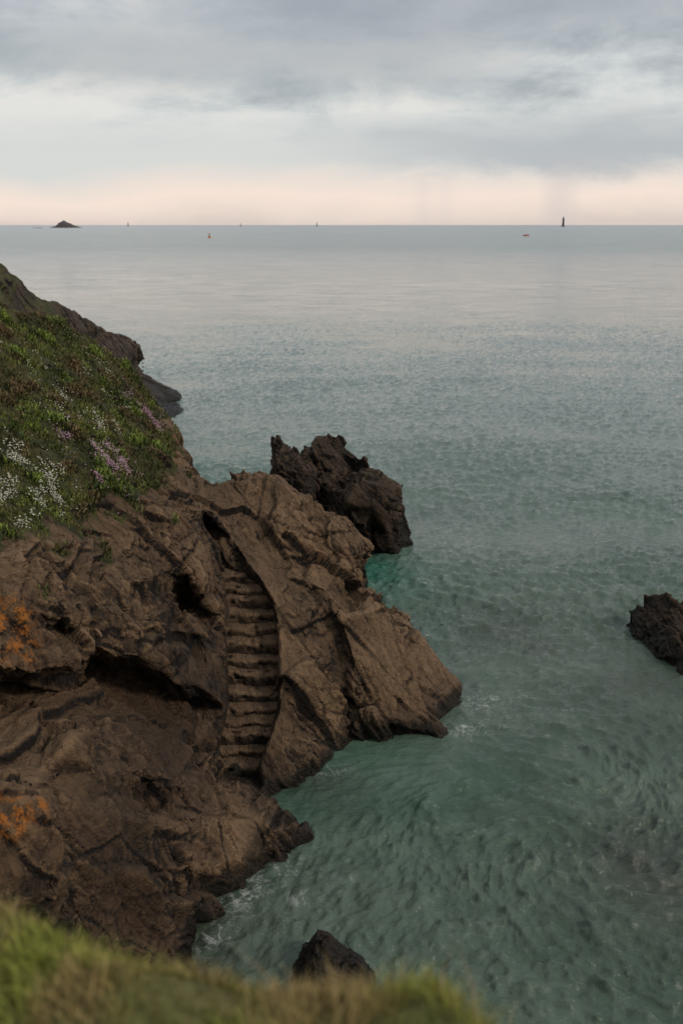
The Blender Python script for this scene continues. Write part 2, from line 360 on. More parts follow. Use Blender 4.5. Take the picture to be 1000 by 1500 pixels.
def simple_rock(name,b,i,T,vox,mat,amp,scale,seed,lich=None,rl=1,down=-1.6,chains=()):
    ob=survey_solid(name,b,i,T,vox,mat,down,chains); smooth_relax(ob.data,rl); V,_=rockify(ob.data,amp,scale,seed)
    if mat in (mat_head,mat_cliff):
        _,N=getVN(ob.data)
        fattr(ob.data,'grass',np.clip((V[:,2]-7.0+fbm(V*.25,3,5)*3)*.8,0,1)*np.clip((N[:,2]-.3)/.3,0,1) if mat==mat_head else np.zeros(len(V)))
        L=np.zeros(len(V))
        if lich is not None:
            for (c,r) in lich: L=np.maximum(L,np.clip(1.5-np.linalg.norm(V-np.array(c),axis=1)/r,0,1))
        fattr(ob.data,'lichen',L)
    ob.data.polygons.foreach_set('use_smooth',np.ones(len(ob.data.polygons),bool)); return ob
ledge=simple_rock('rock_ledge',[(-260,1190,10.5),(-100,1150,11),(0,1160,11.5),(40,1172,11.6),(76,1198,11.9),(97,1245,12),(98,1290,12),(85,1330,12),(60,1400,11.8),(0,1440,11),(-260,1460,10)],
 [(0,1210,11.0),(45,1225,11.3),(30,1280,10.9),(0,1340,10.6),(60,1310,11.4),(-120,1250,10.3)],2.6,.035,mat_cliff,.8,.6,91,lich=[(S(18,1190,11.2),.26),(S(55,1185,11.6),.14)])
tag(ledge,"brown rock ledge spotted with orange lichen beside the cliff","rock")
headland=simple_rock('headland',[(-400,300,50),(-150,335,50),(0,388,52),(30,408,55),(58,438,58),(100,454,62),(150,486,68),(180,495,72),(203,507,75),(211,526,78),(198,533,77),(208,546,75.5),(234,560,73.5),(266,576,72),(262,583,70.5),(244,588,69),(270,597,67.0),(264,606,65.2),(240,614,63),(215,640,56),(100,640,50),(-400,640,40)],
 [(0,470,46),(60,480,52),(100,505,57),(150,522,63),(185,530,69),(200,550,69.5),(225,566,69.8),(240,572,70.2),(225,590,65.8),(250,600,65.6),(100,560,54),(0,540,46),(-200,450,44),(60,455,56),(120,480,62),(175,512,69),(130,495,64)],9,.13,mat_head,.6,1.1,21)
headland["kind"]="structure"; headland["label"]="distant rocky headland sloping down into the sea"
black=simple_rock('sea_stack',[(398,705,38.0),(400,668,38.2),(402,641,38.4),(409,639,38.5),(416,652,38.5),(424,657,38.5),(432,652,38.7),(440,664,38.9),(448,655,39.6),(457,651,39.9),(463,642,40.2),(474,640,40.3),(484,635,40.4),(500,641,40.4),(506,652,40.2),(512,660,40),(520,670,39.8),(532,674,39.8),(541,688,39.5),(562,696,38.9),(586,712,38.7),(588,738,38.7),(584,750,38.6),(592,762,38.8),(600,780,38.9),(604,795,38.7),(582,812,38.0),(545,808,37.9),(500,815,37.4),(440,800,37),(396,760,37.6)],
 [(415,700,36.9),(412,665,37.6),(420,725,36.9),(438,672,37.9),(446,690,36.9),(442,706,36.8),(470,665,39.6),(480,680,39.2),(450,745,37),(463,690,39.4),(466,715,39.3),(468,735,39),(480,715,38.3),(500,712,39.2),(492,690,39.2),(500,665,40),(515,690,39.9),(505,700,39.4),(530,700,37.2),(505,722,37.0),(550,710,37.0),(575,720,37.6),(505,745,36.9),(512,735,36.5),(555,750,36.7),(545,775,37.8),(580,760,37.4),(588,790,38.0),(570,785,37.2),(525,780,36.9),(480,780,37.0),(565,735,37.0),(545,742,36.7)],3.2,.04,mat_black,1.0,.75,33,
 chains=[[(440,664),(463,690),(466,715),(468,735)],[(505,700),(530,700),(550,710),(575,720)]])
tag(black,"jagged dark sea stack standing in teal water off the ridge","rock")
rr=simple_rock('sea_rock',[(914,908,31.0),(920,893,31.1),(938,884,31),(942,871,31),(962,873,30.8),(985,876,30.5),(1005,882,30.3),(1060,880,30),(1130,900,29.5),(1180,950,28.5),(1160,1000,27.3),(1080,1010,26.8),(1020,1000,27.1),(985,980,27.8),(955,954,29.0),(928,932,30.1)],
 [(935,900,30.5),(960,895,30),(950,925,29.6),(985,905,29.4),(975,945,28.7),(1005,935,28.4),(1010,970,27.6),(1060,930,28.2),(1100,960,27.8)],2.5,.035,mat_black,1.2,.6,44)
tag(rr,"low dark brown rock breaking the surface of the water","rock")
sr=simple_rock('shore_boulder',[(428,1425,16.6),(437,1397,16.8),(450,1374,16.9),(465,1358,17.0),(482,1363,17.0),(498,1376,17.0),(512,1390,16.9),(532,1405,16.8),(548,1428,16.4),(530,1455,15.8),(470,1460,15.6),(434,1450,15.8)],
 [(465,1384,16.5),(482,1376,16.6),(497,1402,16.3),(456,1420,16.1),(502,1430,15.9),(520,1417,16.2)],1.0,.022,mat_black,.9,.45,55)
tag(sr,"small pointed wet boulder beside the shore","rock")

# ---------------------------------------------------------------- staircase cut into the gully
stair=bpy.data.objects.new('stone_staircase',None); scene.collection.objects.link(stair)
base=Vector(S(352,1122,22.4)); stair.location=base; tag(stair,"worn rock-cut staircase descending a gully to the sea","stairs")
yb=[1122,1101,1078,1056,1034,1011,988,965,942,919,897,876,858,842]
NSTEP=len(yb)
Ls=[(318,1122),(332,1040),(334,1000),(333,950),(328,870),(322,850),(318,835)]; Rs=[(384,1122),(392,1090),(408,1030),(409,1000),(408,940),(398,874),(384,852),(366,835)]
for k in range(NSTEP):
    t=k/11; py=yb[k]+random.uniform(-2.5,2.5); d=22.25+t*2.65
    def ix(L):
        ys=[p[1] for p in L][::-1]; xs=[p[0] for p in L][::-1]; return float(np.interp(py,ys,xs))
    l=Vector(S(ix(Ls)-12,py+random.uniform(-3.5,3.5),d)); r=Vector(S(ix(Rs)+9,py+random.uniform(-4,4),d+random.uniform(-.08,.10)))
    e=(r-l); w=e.length; ex=e.normalized(); ey=Vector((-ex.y,ex.x,0)).normalized(); ez=Vector((0,0,1))
    prof=[(.62,.02),(.45,.012),(.3,.004),(.2,-.004),(.12,-.012),(.06,-.024),(.025,-.040),(.0,-.07),(-.008,-.11),(-.014,-.16),(-.02,-.20),(-.03,-.27),(-.04,-.36),(-.04,-.5),(.62,-.5)]
    nx=44; vs=[]
    for i in range(nx+1):
        u=i/nx
        for (a,z) in prof: vs.append(l+ex*(u*w)+ey*a+ez*z)
    A=np.array([tuple(v) for v in vs])
    nn=np.stack([fbm(A*2.2,4,70),fbm(A*2.2+9,4,71),fbm(A*2.2+40,4,72)],1)
    n6=fbm(A*6+3,3,75); chip=np.clip(perlin(A*4.2+60,76)-.12,0,1)
    u=np.repeat(np.arange(nx+1)/nx,len(prof)); wear=-.035*np.exp(-((u-.5)/.25)**2)
    top=np.tile(np.array([1 if z>-.1 else .3 for a,z in prof]),nx+1); edge=np.tile(np.array([1 if (a<.13 and z>-.2) else 0 for a,z in prof]),nx+1)
    A+=nn*np.array([.04,.15,.075]); A[:,1]+=n6*.05+chip*edge*.22; A[:,2]+=wear*top+n6*.03-chip*edge*.14
    A-=np.array(base)
    m=len(prof); fs=[]
    for i in range(nx):
        for j in range(m):
            j2=(j+1)%m; fs.append((i*m+j,(i+1)*m+j,(i+1)*m+j2,i*m+j2))
    fs.append(tuple(range(m))[::-1]); fs.append(tuple(nx*m+j for j in range(m)))
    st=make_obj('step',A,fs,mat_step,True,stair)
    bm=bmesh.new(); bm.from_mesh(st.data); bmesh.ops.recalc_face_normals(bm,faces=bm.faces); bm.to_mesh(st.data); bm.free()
    fattr(st.data,'shade_tone',np.tile(np.array([.42,.46,.56,.64,.72,.76,.74,.62,.48,.38,.30,.24,.2,.2,.2]),nx+1))  # lit treads and shaded risers painted as tone along the profile

# ---------------------------------------------------------------- water
def grid_rows():
    y=[6.0]
    while y[-1]<150: y.append(y[-1]*1.0032)
    while y[-1]<1200: y.append(y[-1]*1.012)
    while y[-1]<30000: y.append(y[-1]*1.06)
    return np.array(y)
ys=grid_rows()
tc=np.linspace(-.42,.42,660); side=np.array([.47,.55,.7,.95,1.4,2.2,4,8]); tc=np.concatenate([-side[::-1],tc,side])
X=(ys[:,None]*tc[None,:]).ravel(); Y=np.repeat(ys,len(tc)); nr,nc=len(ys),len(tc)
P=np.stack([X,Y,np.zeros_like(X)],1)
near=Y<150
Pn=P[near].copy()
Q=Pn.copy()
for (cx,cy,rad,a) in ((*SW(860,1215)[:2],2.6,.9),(*SW(760,1075)[:2],2.0,-.8),(*SW(650,1180)[:2],1.6,.5)):
    dx=Q[:,0]-cx;dy=Q[:,1]-cy;r=np.hypot(dx,dy*.8); th=a*np.exp(-(r/rad)**2)
    c,s=np.cos(th),np.sin(th); Q[:,0]=cx+c*dx-s*dy; Q[:,1]=cy+s*dx+c*dy
Q2=Q.copy(); Q2[:,0]+=fbm(Q*.25,2,80)*.8; Q2[:,1]+=fbm(Q*.25+50,2,81)*.8
def rotz(Q,deg):
    r=math.radians(deg); return Q@np.array([[math.cos(r),-math.sin(r),0],[math.sin(r),math.cos(r),0],[0,0,1]]).T
dist=Pn[:,1]
W1=rotz(Q2,-16);W2=rotz(Q2,14);W3=rotz(Q2,-40)
def pk(p,s): return np.clip(perlin(p,s)+.12,0,None)**1.35*2.2
h=fbm(Q2*np.array([.20,.35,1]),2,82)*.06
h+=perlin(W1*np.array([.85,1.3,1])+5,83)*.042
h+=pk(W2*np.array([1.3,2.0,1])+15,84)*.048
h+=pk(W1*np.array([2.1,3.1,1])+25,86)*.048
h+=perlin(W3*np.array([2.7,3.6,1])+28,91)*.032
h+=pk(W2*np.array([3.8,5.4,1])+35,87)*.032*np.clip(80/dist,0,1)
h+=pk(W3*np.array([5.6,7.6,1])+45,89)*.018*np.clip(50/dist,0,1)
gust=np.clip(.9+fbm(Pn*np.array([.07,.11,1]),3,85)*2.2,.2,1.6)
h*=gust*1.05
Z=np.zeros(len(P)); Z[near]=h*np.clip((150-dist)/110,0,1)
P[:,2]=Z
idx=np.arange(nr*nc).reshape(nr,nc)
Fc=np.stack([idx[:-1,:-1],idx[:-1,1:],idx[1:,1:],idx[1:,:-1]],-1).reshape(-1,4)
mw,t,b=new_mat('sea_water')
geo=t.n('ShaderNodeNewGeometry'); pos=geo.outputs['Position']
sep=t.n('ShaderNodeSeparateXYZ'); t.l(pos,sep.inputs[0]); yy=sep.outputs[1]
teal=t.attr('teal').outputs['Fac']; foam=t.attr('foam').outputs['Fac']; darkp=t.attr('shoal').outputs['Fac']
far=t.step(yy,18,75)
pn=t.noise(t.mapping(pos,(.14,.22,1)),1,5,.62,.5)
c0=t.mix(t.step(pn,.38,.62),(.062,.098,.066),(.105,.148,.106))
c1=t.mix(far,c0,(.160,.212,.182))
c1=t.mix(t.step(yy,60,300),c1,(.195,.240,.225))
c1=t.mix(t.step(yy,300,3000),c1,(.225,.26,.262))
c2=t.mix(teal,c1,(.028,.115,.078))
c3=t.mix(t.math('MULTIPLY',darkp,.70),c2,(.048,.045,.036))
f1=t.noise(pos,2.6,7,.78,.8); f3=t.noise(pos,1.3,6,.65,1.0)
rid=t.math('ABSOLUTE',t.math('SUBTRACT',f3,.5)); web=t.math('SUBTRACT',1.,t.step(rid,.0,.02))
fm=t.math('MULTIPLY',t.math('ADD',t.math('MULTIPLY',web,.8),t.step(f1,.54,.64),clamp=True),foam,clamp=True)
c4=t.mix(t.math('MULTIPLY',fm,.85),c3,(.55,.56,.53))
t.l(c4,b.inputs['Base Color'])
b.inputs['IOR'].default_value=1.42
t.l(t.math('ADD',t.math('ADD',.02,t.math('MULTIPLY',t.step(yy,60,600),.18)),t.math('MULTIPLY',fm,.4)),b.inputs['Roughness'])
fine=t.noise(t.mapping(pos,(4.2,6.5,5),(0,0,.1)),1,5,.66,.1)
b1=t.bump(fine,.8,.085)
v1=t.noise(t.mapping(pos,(.9,2.2,1),(0,0,.2)),1,5,.7,.2,out=1)
v2=t.noise(t.mapping(pos,(.13,.42,1),(0,0,-.1)),1,5,.68,.4,out=1)
v3=t.noise(t.mapping(pos,(.02,.085,1),(0,0,.05)),1,5,.68,.4,out=1)
streak=t.step(t.noise(t.mapping(pos,(.006,.022,1),(0,0,.05)),1,6,.65,.6),.34,.66)
patch=t.math('ADD',.40,t.math('MULTIPLY',streak,.9))
half=(.5,.5,.5)
d1=t.vm('SCALE',t.vm('SUBTRACT',v1,half),scale=t.math('MULTIPLY',t.step(yy,25,110),.30))
d2=t.vm('SCALE',t.vm('SUBTRACT',v2,half),scale=t.math('MULTIPLY',t.step(yy,60,200),.30))
d3=t.vm('SCALE',t.vm('SUBTRACT',v3,half),scale=t.math('MULTIPLY',t.step(yy,120,700),.20))
dd=t.vm('SCALE',t.vm('ADD',t.vm('ADD',d1,d2),d3),scale=patch)
dd=t.vm('MULTIPLY',dd,(1,1.3,0))
cbn=t.n('ShaderNodeCombineXYZ'); t.l(t.math('MULTIPLY',t.step(yy,40,320),-.026),cbn.inputs[1])
t.l(t.vm('NORMALIZE',t.vm('ADD',t.vm('ADD',b1,dd),cbn.outputs[0])),b.inputs['Normal'])
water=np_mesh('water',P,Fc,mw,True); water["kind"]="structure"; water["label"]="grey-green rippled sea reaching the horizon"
def blob(lst):
    o=np.zeros(len(P))
    for (px,py,rx,ry,a) in lst:
        c=SW(px,py); o=np.maximum(o,a*np.exp(-(((X-c[0])/rx)**2+((Y-c[1])/ry)**2)))
    return o
nz=np.zeros(len(P)); nz[near]=fbm(Pn*.5,3,88)
fattr(water.data,'teal',np.clip(blob([(555,845,1.6,3.8,.8),(300,680,4.5,10,.35),(270,640,5,12,.2),(620,900,2.5,4,.25),(520,1110,2.0,1.5,.35),(600,1150,2.5,2,.25),(420,1170,1.2,1.5,.3)])*(1+nz),0,1))
fattr(water.data,'shoal',np.clip(blob([(985,1290,1.6,1.8,.85),(720,920,2.2,2.6,.6),(790,950,1.6,1.6,.45),(930,1250,1.0,1.4,.45),(300,1440,1.4,2,.6),(640,1000,.9,1.6,.4),(470,1150,1.0,.8,.5),(960,1000,2.5,2.5,.5)])*(1+nz*1.6),0,1))
fattr(water.data,'foam',np.clip(blob([(345,1300,.7,.8,1.0),(395,1275,.7,.5,.7),(310,1370,.35,.5,1.0),(705,1030,1.0,.6,.75),(690,1070,.8,.3,.9),(760,1050,.9,.25,.35),(430,1310,.9,.7,.35),(480,1130,.6,.3,.4),(330,625,4,5,.8),(420,615,7,2.5,.65),(262,608,2,2.5,.8),(300,650,2.5,2,.6)])*(1+nz*.9),0,1))

# ---------------------------------------------------------------- lookout ground
gx=np.linspace(-9,7,220); gy=np.concatenate([np.linspace(-8,.8,40),np.linspace(.85,5,120),np.linspace(5.1,9,20)])
GX,GY=np.meshgrid(gx,gy)
def ground_z(x,y):
    p=np.stack([x,y,np.zeros_like(x)],-1).reshape(-1,3)
    n=fbm(p*1.3,4,95).reshape(x.shape)
    ye=2.38-.42*x+.12*np.sin(x*2.3); ye=np.where(x>0.30,ye-1.3*(x-.30),ye); ye=np.minimum(ye,3.9)
    base=9.835+.125*np.clip(x,-3,1.2)+.10*np.clip(1.6-y,0,5)-.065*np.exp(-((x+.02)/.38)**2)
    t=np.clip(y-ye,0,None)
    return base+n*.10-1.1*t**1.35
GZ=np.maximum(ground_z(GX,GY),-1.2)
mg,t,b=new_mat('turf_soil'); geo=t.n('ShaderNodeNewGeometry')
n=t.noise(geo.outputs['Position'],3,5,.6); t.l(t.ramp(n,[(.3,(.07,.075,.02)),(.5,(.13,.13,.035)),(.7,(.19,.15,.06))]),b.inputs['Base Color']); b.inputs['Roughness'].default_value=.95
gi=np.arange(GX.size).reshape(GX.shape)
gr=np_mesh('ground',np.stack([GX,GY,GZ],-1).reshape(-1,3),np.stack([gi[:-1,:-1],gi[:-1,1:],gi[1:,1:],gi[1:,:-1]],-1).reshape(-1,4),mg,True)
gr["kind"]="structure"; gr["label"]="grassy cliff-top ground at the edge of the drop"

# ---------------------------------------------------------------- grass blades
def leaf_mat(name,rough=.7):
    m,t,b=new_mat(name); a=t.attr('tint'); t.l(a.outputs['Color'],b.inputs['Base Color']); b.inputs['Roughness'].default_value=rough
    b.inputs['Specular IOR Level'].default_value=.25; return m
mleaf=leaf_mat('grass_blade')
def blades(name,Pt,Nm,hgt,wid,lean,col,tipc=1.25):
    n=len(Pt); a=rng.uniform(0,2*np.pi,n); side=np.stack([np.cos(a),np.sin(a),np.zeros(n)],1)
    b=rng.uniform(0,2*np.pi,n); ln=np.stack([np.cos(b),np.sin(b),np.zeros(n)],1)*(lean*rng.uniform(.2,1,n))[:,None]
    up=Nm*.5+np.array([0,0,.8]); up/=np.linalg.norm(up,axis=1)[:,None]
    hh=hgt[:,None]; ww=wid[:,None]
    b0=Pt-side*ww-up*.03; b1=Pt+side*ww-up*.03
    m0=Pt+up*hh*.55+ln*hh*.35-side*ww*.75; m1=m0+side*ww*1.5
    tp=Pt+up*hh*.92+ln*hh*1.1
    V=np.stack([b0,b1,m0,m1,tp],1).reshape(-1,3); k=np.arange(n)*5
    Fc=np.concatenate([np.stack([k,k+1,k+3],1),np.stack([k,k+3,k+2],1),np.stack([k+2,k+3,k+4],1)])
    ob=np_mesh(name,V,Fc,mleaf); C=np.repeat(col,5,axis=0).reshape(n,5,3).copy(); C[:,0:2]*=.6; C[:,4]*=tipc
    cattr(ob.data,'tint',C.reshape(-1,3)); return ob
idx=np.where(GG>.55)[0]
pick=rng.choice(idx,110000)
cl=fbm(GV[pick]*1.6,3,101); keep=cl+rng.uniform(-.22,.28,len(pick))>.04; pick=pick[keep]
Pt=GV[pick]+rng.normal(0,.04,(len(pick),3))*np.array([1,1,.2]); big=fbm(Pt*.5,3,102); mid=fbm(Pt*2.2,3,103)
t=np.clip(.50+big*2.2+mid*1.0,0,1)[:,None]; dry=np.clip((fbm(Pt*.8+20,4,104)+.02)*5,0,1)[:,None]
col=(1-t)*np.array([.036,.046,.014])+t*np.array([.165,.190,.040]); col=col*(1-dry*.7)+dry*.7*np.array([.17,.120,.052]); col*=rng.uniform(.7,1.3,(len(Pt),1))
ht=(.035+.06*np.clip(.5+mid*2,0,1))*rng.uniform(.5,1.6,len(Pt))
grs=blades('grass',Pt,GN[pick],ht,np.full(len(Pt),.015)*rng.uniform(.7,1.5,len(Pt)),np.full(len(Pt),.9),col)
grs["kind"]="stuff"; grs["label"]="green and dry grass tufts covering the cliff slope"
pr=np.clip(perlin(GV[idx]*1.5,210)-.10,0,1); s=rng.choice(idx,46000,p=pr/pr.sum()); Pt=GV[s]+rng.normal(0,.04,(len(s),3))
hmp=np.clip(perlin(GV[s]*1.5,210)-.10,0,.5); Pt[:,2]+=rng.uniform(0,1,len(s))*hmp*.6
cc=(fbm(GV[s]*.8,3,211)*1.5+rng.normal(0,.06,len(s)))[:,None]; col=np.where(cc>.05,np.array([.130,.170,.032]),np.where(cc>-.14,np.array([.052,.072,.021]),np.array([.115,.082,.036])))*rng.uniform(.5,1.5,(len(s),1))*(.55+1.4*((Pt[:,2]-GV[s][:,2])/.25).clip(0,.7))[:,None]
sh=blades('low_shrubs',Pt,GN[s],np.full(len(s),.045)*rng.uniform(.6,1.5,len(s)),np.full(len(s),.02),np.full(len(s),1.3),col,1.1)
sh["kind"]="stuff"; sh["label"]="low leafy cushions of coastal plants and bracken on the slope"
def flowers(name,spots,mat,cnt,r0,label):
    pts=[]
    for (c,rad,w) in spots:
        d=np.linalg.norm((GV[idx]-np.array(c))*np.array([1,1,1.2]),axis=1)
        nn=perlin(GV[idx]*2.6,120); pr=np.exp(-(d/rad)**2)*np.clip((nn-.04)*3,0,1)**1.6
        if pr.sum()<=0: continue
        s=rng.choice(idx,int(cnt*w),p=pr/pr.sum()); pts.append(GV[s])
    A=np.concatenate(pts); A=A+rng.normal(0,.035,A.shape); A[:,2]+=rng.uniform(.07,.17,len(A)); n=len(A)
    r=(r0*rng.uniform(.5,1.3,n))[:,None]
    k=6; an=np.arange(k)/k*2*np.pi
    tilt=rng.normal(0,.35,(n,2))
    ring=np.stack([np.stack([np.cos(a)*r[:,0],np.sin(a)*r[:,0],np.cos(a)*r[:,0]*tilt[:,0]+np.sin(a)*r[:,0]*tilt[:,1]],1)+A for a in an],1)
    topv=(A+np.array([0,0,.75])*r)[:,None,:]; bot=(A-np.array([0,0,.6])*r)[:,None,:]
    V=np.concatenate([ring,topv,bot],1).reshape(-1,3); b=np.arange(n)*8; Fc=[]
    for i in range(k):
        j=(i+1)%k; Fc.append(np.stack([b+i,b+j,b+6],1)); Fc.append(np.stack([b+j,b+i,b+7],1))
    ob=np_mesh(name,V,np.concatenate(Fc),mat); ob["kind"]="stuff"; ob["label"]=label
def flat(name,c,rough=.6):
    m,t,b=new_mat(name); geo=t.n('ShaderNodeTexCoord'); n=t.noise(geo.outputs['Object'],6,3,.6)
    t.l(t.mix(n,tuple(x*.75 for x in c),tuple(min(1,x*1.2) for x in c)),b.inputs['Base Color']); b.inputs['Roughness'].default_value=rough; return m
flowers('white_wildflowers',[(S(52,688,20.2),.75,1.1),(S(35,745,18.8),.55,.35),(S(95,755,19.8),.35,.2),(S(130,610,25),.8,.4),(S(150,650,23.6),.6,.25),(S(170,570,29),1.0,.25),(S(60,545,26),1.0,.15),(S(140,530,30.5),1.0,.12)],flat('white_petal',(.52,.51,.40)),600,.020,"small white sea campion flowers on the slope")
flowers('pink_wildflowers',[(S(165,665,23.6),.65,1.2),(S(130,650,23),.5,.4),(S(215,615,30.4),.7,.7),(S(200,590,30.5),.6,.3),(S(175,720,22),.4,.3)],flat('pink_petal',(.42,.26,.31)),560,.020,"small pink sea thrift flowers on the slope")
n=90000
x=rng.uniform(-2.6,1.5,n); y=rng.uniform(.9,4.4,n)
z=ground_z(x,y); ok=z>8.4; x,y,z=x[ok],y[ok],z[ok]; Pt=np.stack([x,y,z],1)
cl=fbm(Pt*np.array([2.6,2.6,0]),3,130); mid=fbm(Pt*np.array([1.7,1.7,0])+7,3,131)
dens=rng.uniform(-.6,.6,len(Pt))<cl*1.4+.35; Pt,cl,mid=Pt[dens],cl[dens],mid[dens]
t=np.clip(.55+cl*2.2,0,1)[:,None]; dry=np.clip(.45+mid*4.5+np.clip(Pt[:,0]*.25,-.3,.3),0,1)[:,None]
col=(1-t)*np.array([.09,.105,.022])+t*np.array([.29,.31,.058]); col=col*(1-dry*.78)+dry*.78*np.array([.40,.275,.13]); col*=rng.uniform(.5,1.5,(len(Pt),1))
ht=(.024+.046*np.clip(.5+cl*2.2,0,1))*rng.uniform(.4,1.9,len(Pt))
# scattered taller stems break the top edge
tall=rng.uniform(0,1,len(Pt))<.012; ht[tall]*=2.6; col[tall]=np.array([.40,.29,.15])*rng.uniform(.6,1.2,(tall.sum(),1))
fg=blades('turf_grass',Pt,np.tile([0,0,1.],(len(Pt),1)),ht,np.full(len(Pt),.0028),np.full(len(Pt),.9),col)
fg["kind"]="stuff"; fg["label"]="soft green and straw coloured grass on the cliff-top edge"

# ---------------------------------------------------------------- things at sea
def lathe(name,prof,mat,seg=16,parent=None,loc=(0,0,0)):
    vs=[];fs=[]
    for (r,z) in prof:
        for i in range(seg):
            a=2*math.pi*i/seg; vs.append((r*math.cos(a)+loc[0],r*math.sin(a)+loc[1],z+loc[2]))
    for j in range(len(prof)-1):
        for i in range(seg):
            k=(i+1)%seg; fs.append((j*seg+i,j*seg+k,(j+1)*seg+k,(j+1)*seg+i))
    fs.append(tuple(range(seg))[::-1]); fs.append(tuple((len(prof)-1)*seg+i for i in range(seg)))
    return make_obj(name,vs,fs,mat,False,parent)
def sea_at(px,py):
    p=SW(px,py); return Vector((p[0],p[1],0))
def empty(name,loc):
    e=bpy.data.objects.new(name,None); e.location=loc; scene.collection.objects.link(e); return e
p=sea_at(97,333.6)
V=[];nx,ny=60,24; 
prof=lambda u: np.interp(u,[0,.08,.18,.26,.36,.46,.55,.64,.75,.87,1],[0,.12,.22,.55,.85,1,.72,.62,.38,.14,0])
Wd=43/F*p.length; Hh=9.8/F*p.length
for i in range(nx+1):
    for j in range(ny+1):
        u=i/nx;v=j/ny; V.append(((u-.5)*Wd,(v-.5)*Wd*.5,prof(u)*Hh*max(0,math.sin(math.pi*v))**.6-1.))
V=np.array(V); V[:,2]+=fbm(V/ (Wd/14),4,140)*Hh*.22
gi=np.arange((nx+1)*(ny+1)).reshape(nx+1,ny+1)
isl=np_mesh('islet',V,np.stack([gi[:-1,:-1],gi[1:,:-1],gi[1:,1:],gi[:-1,1:]],-1).reshape(-1,4),flat('islet_rock',(.085,.075,.072),.9)); isl.location=p
tag(isl,"small dark rocky islet far out on the sea","island")
p=sea_at(56,334.0); V=[]
for i in range(31):
    for j in range(7):
        u=i/30;v=j/6; V.append(((u-.5)*60,(v-.5)*24,2.6*math.sin(math.pi*u)*math.sin(math.pi*v)-1.0))
V=np.array(V); V[:,2]+=fbm(V/9,3,141)*1.8
gi=np.arange(31*7).reshape(31,7)
rf=np_mesh('reef',V,np.stack([gi[:-1,:-1],gi[1:,:-1],gi[1:,1:],gi[:-1,1:]],-1).reshape(-1,4),bpy.data.materials['islet_rock']); rf.location=p
tag(rf,"low dark reef awash near the islet","rock")
p=sea_at(824,332); s=13.5/F*p.length/30
lh=empty('lighthouse',p); tag(lh,"tall dark lighthouse tower standing alone in the sea","lighthouse"); md=flat('tower_stone',(.10,.085,.085),.9); mr=flat('tower_roof',(.06,.05,.05),.6)
lathe('rock_base',[(6*s,-2*s),(5.6*s,1.5*s),(4.6*s,2.2*s)],md,20,lh)
lathe('tower_shaft',[(4.0*s,2.2*s),(3.4*s,8*s),(3.0*s,16*s),(2.9*s,22*s)],md,20,lh)
lathe('gallery',[(2.9*s,22*s),(3.9*s,23*s),(3.9*s,23.8*s),(2.2*s,23.81*s)],md,20,lh)
lathe('lantern_room',[(1.8*s,23.8*s),(1.8*s,26.6*s)],flat('lantern_glass',(.15,.15,.16),.2),16,lh)
lathe('lantern_roof',[(2.3*s,26.6*s),(1.6*s,28*s),(.4*s,29.4*s),(.15*s,30.5*s)],mr,16,lh)
for (px,col,lab) in ((188,(.05,.10,.07),"green conical navigation beacon on the sea horizon"),(352.5,(.12,.08,.07),"dark navigation beacon on the sea horizon"),(464,(.05,.16,.09),"green navigation beacon on the sea horizon")):
    p=sea_at(px,331.3); s=p.length*(5.6 if px!=352.5 else 4.2)/F/10
    o=empty('channel_beacon',p); tag(o,lab,"beacon","navigation marks on the sea"); m=flat('beacon_paint',col)
    lathe('float_base',[(1.2*s,-.6*s),(2.2*s,0),(2.3*s,1.6*s),(1.2*s,2.0*s)],m,16,o)
    lathe('mast',[(1.1*s,2.0*s),(.7*s,7*s)],m,12,o)
    lathe('topmark',[(1.2*s,7*s),(.9*s,8.2*s),(.1*s,10*s)],m,12,o)
p=sea_at(307,348.3); s=p.length*7/F/4
o=empty('navigation_buoy',p); tag(o,"orange and yellow navigation buoy floating on calm sea","buoy"); m=flat('buoy_orange',(.60,.22,.05),.5); m2=flat('buoy_dark',(.09,.07,.06))
lathe('float',[(.8*s,-.4*s),(1.35*s,0),(1.35*s,.9*s),(.7*s,1.3*s)],m,20,o)
lathe('mast',[(.45*s,1.3*s),(.28*s,3.0*s)],m2,12,o)
lathe('topmark',[(.1*s,3.0*s),(.5*s,3.4*s),(.1*s,4.*s)],m,12,o)
p=sea_at(770,345.6); L=p.length*8.5/F
o=empty('boat',p); tag(o,"small orange-red open boat on the calm sea","boat"); m=flat('boat_orange',(.55,.15,.06),.5)
vs=[];fs=[];ns_=14
for i in range(ns_+1):
    u=i/ns_; wv_=L*.17*math.sin(math.pi*min(1,.12+u*.88))**.6*(1 if u<.98 else .1); sh_=L*(.17+.07*u*u); x_=(u-.5)*L
    for (a,z) in ((-1,sh_),(-.8,L*.03),(0,-L*.05),(.8,L*.03),(1,sh_),(.85,sh_*.98),(.0,sh_*.55),(-.85,sh_*.98)): vs.append((x_,a*wv_,z))
for i in range(ns_):
    for j in range(8): fs.append((i*8+j,(i+1)*8+j,(i+1)*8+(j+1)%8,i*8+(j+1)%8))
fs.append(tuple(range(8))); fs.append(tuple(ns_*8+j for j in range(8))[::-1])
make_obj('hull',vs,fs,m,False,o)
lathe('wheelhouse',[(L*.11,L*.06),(L*.10,L*.24),(L*.12,L*.25),(L*.06,L*.28)],m,8,o,(-L*.1,0,0))

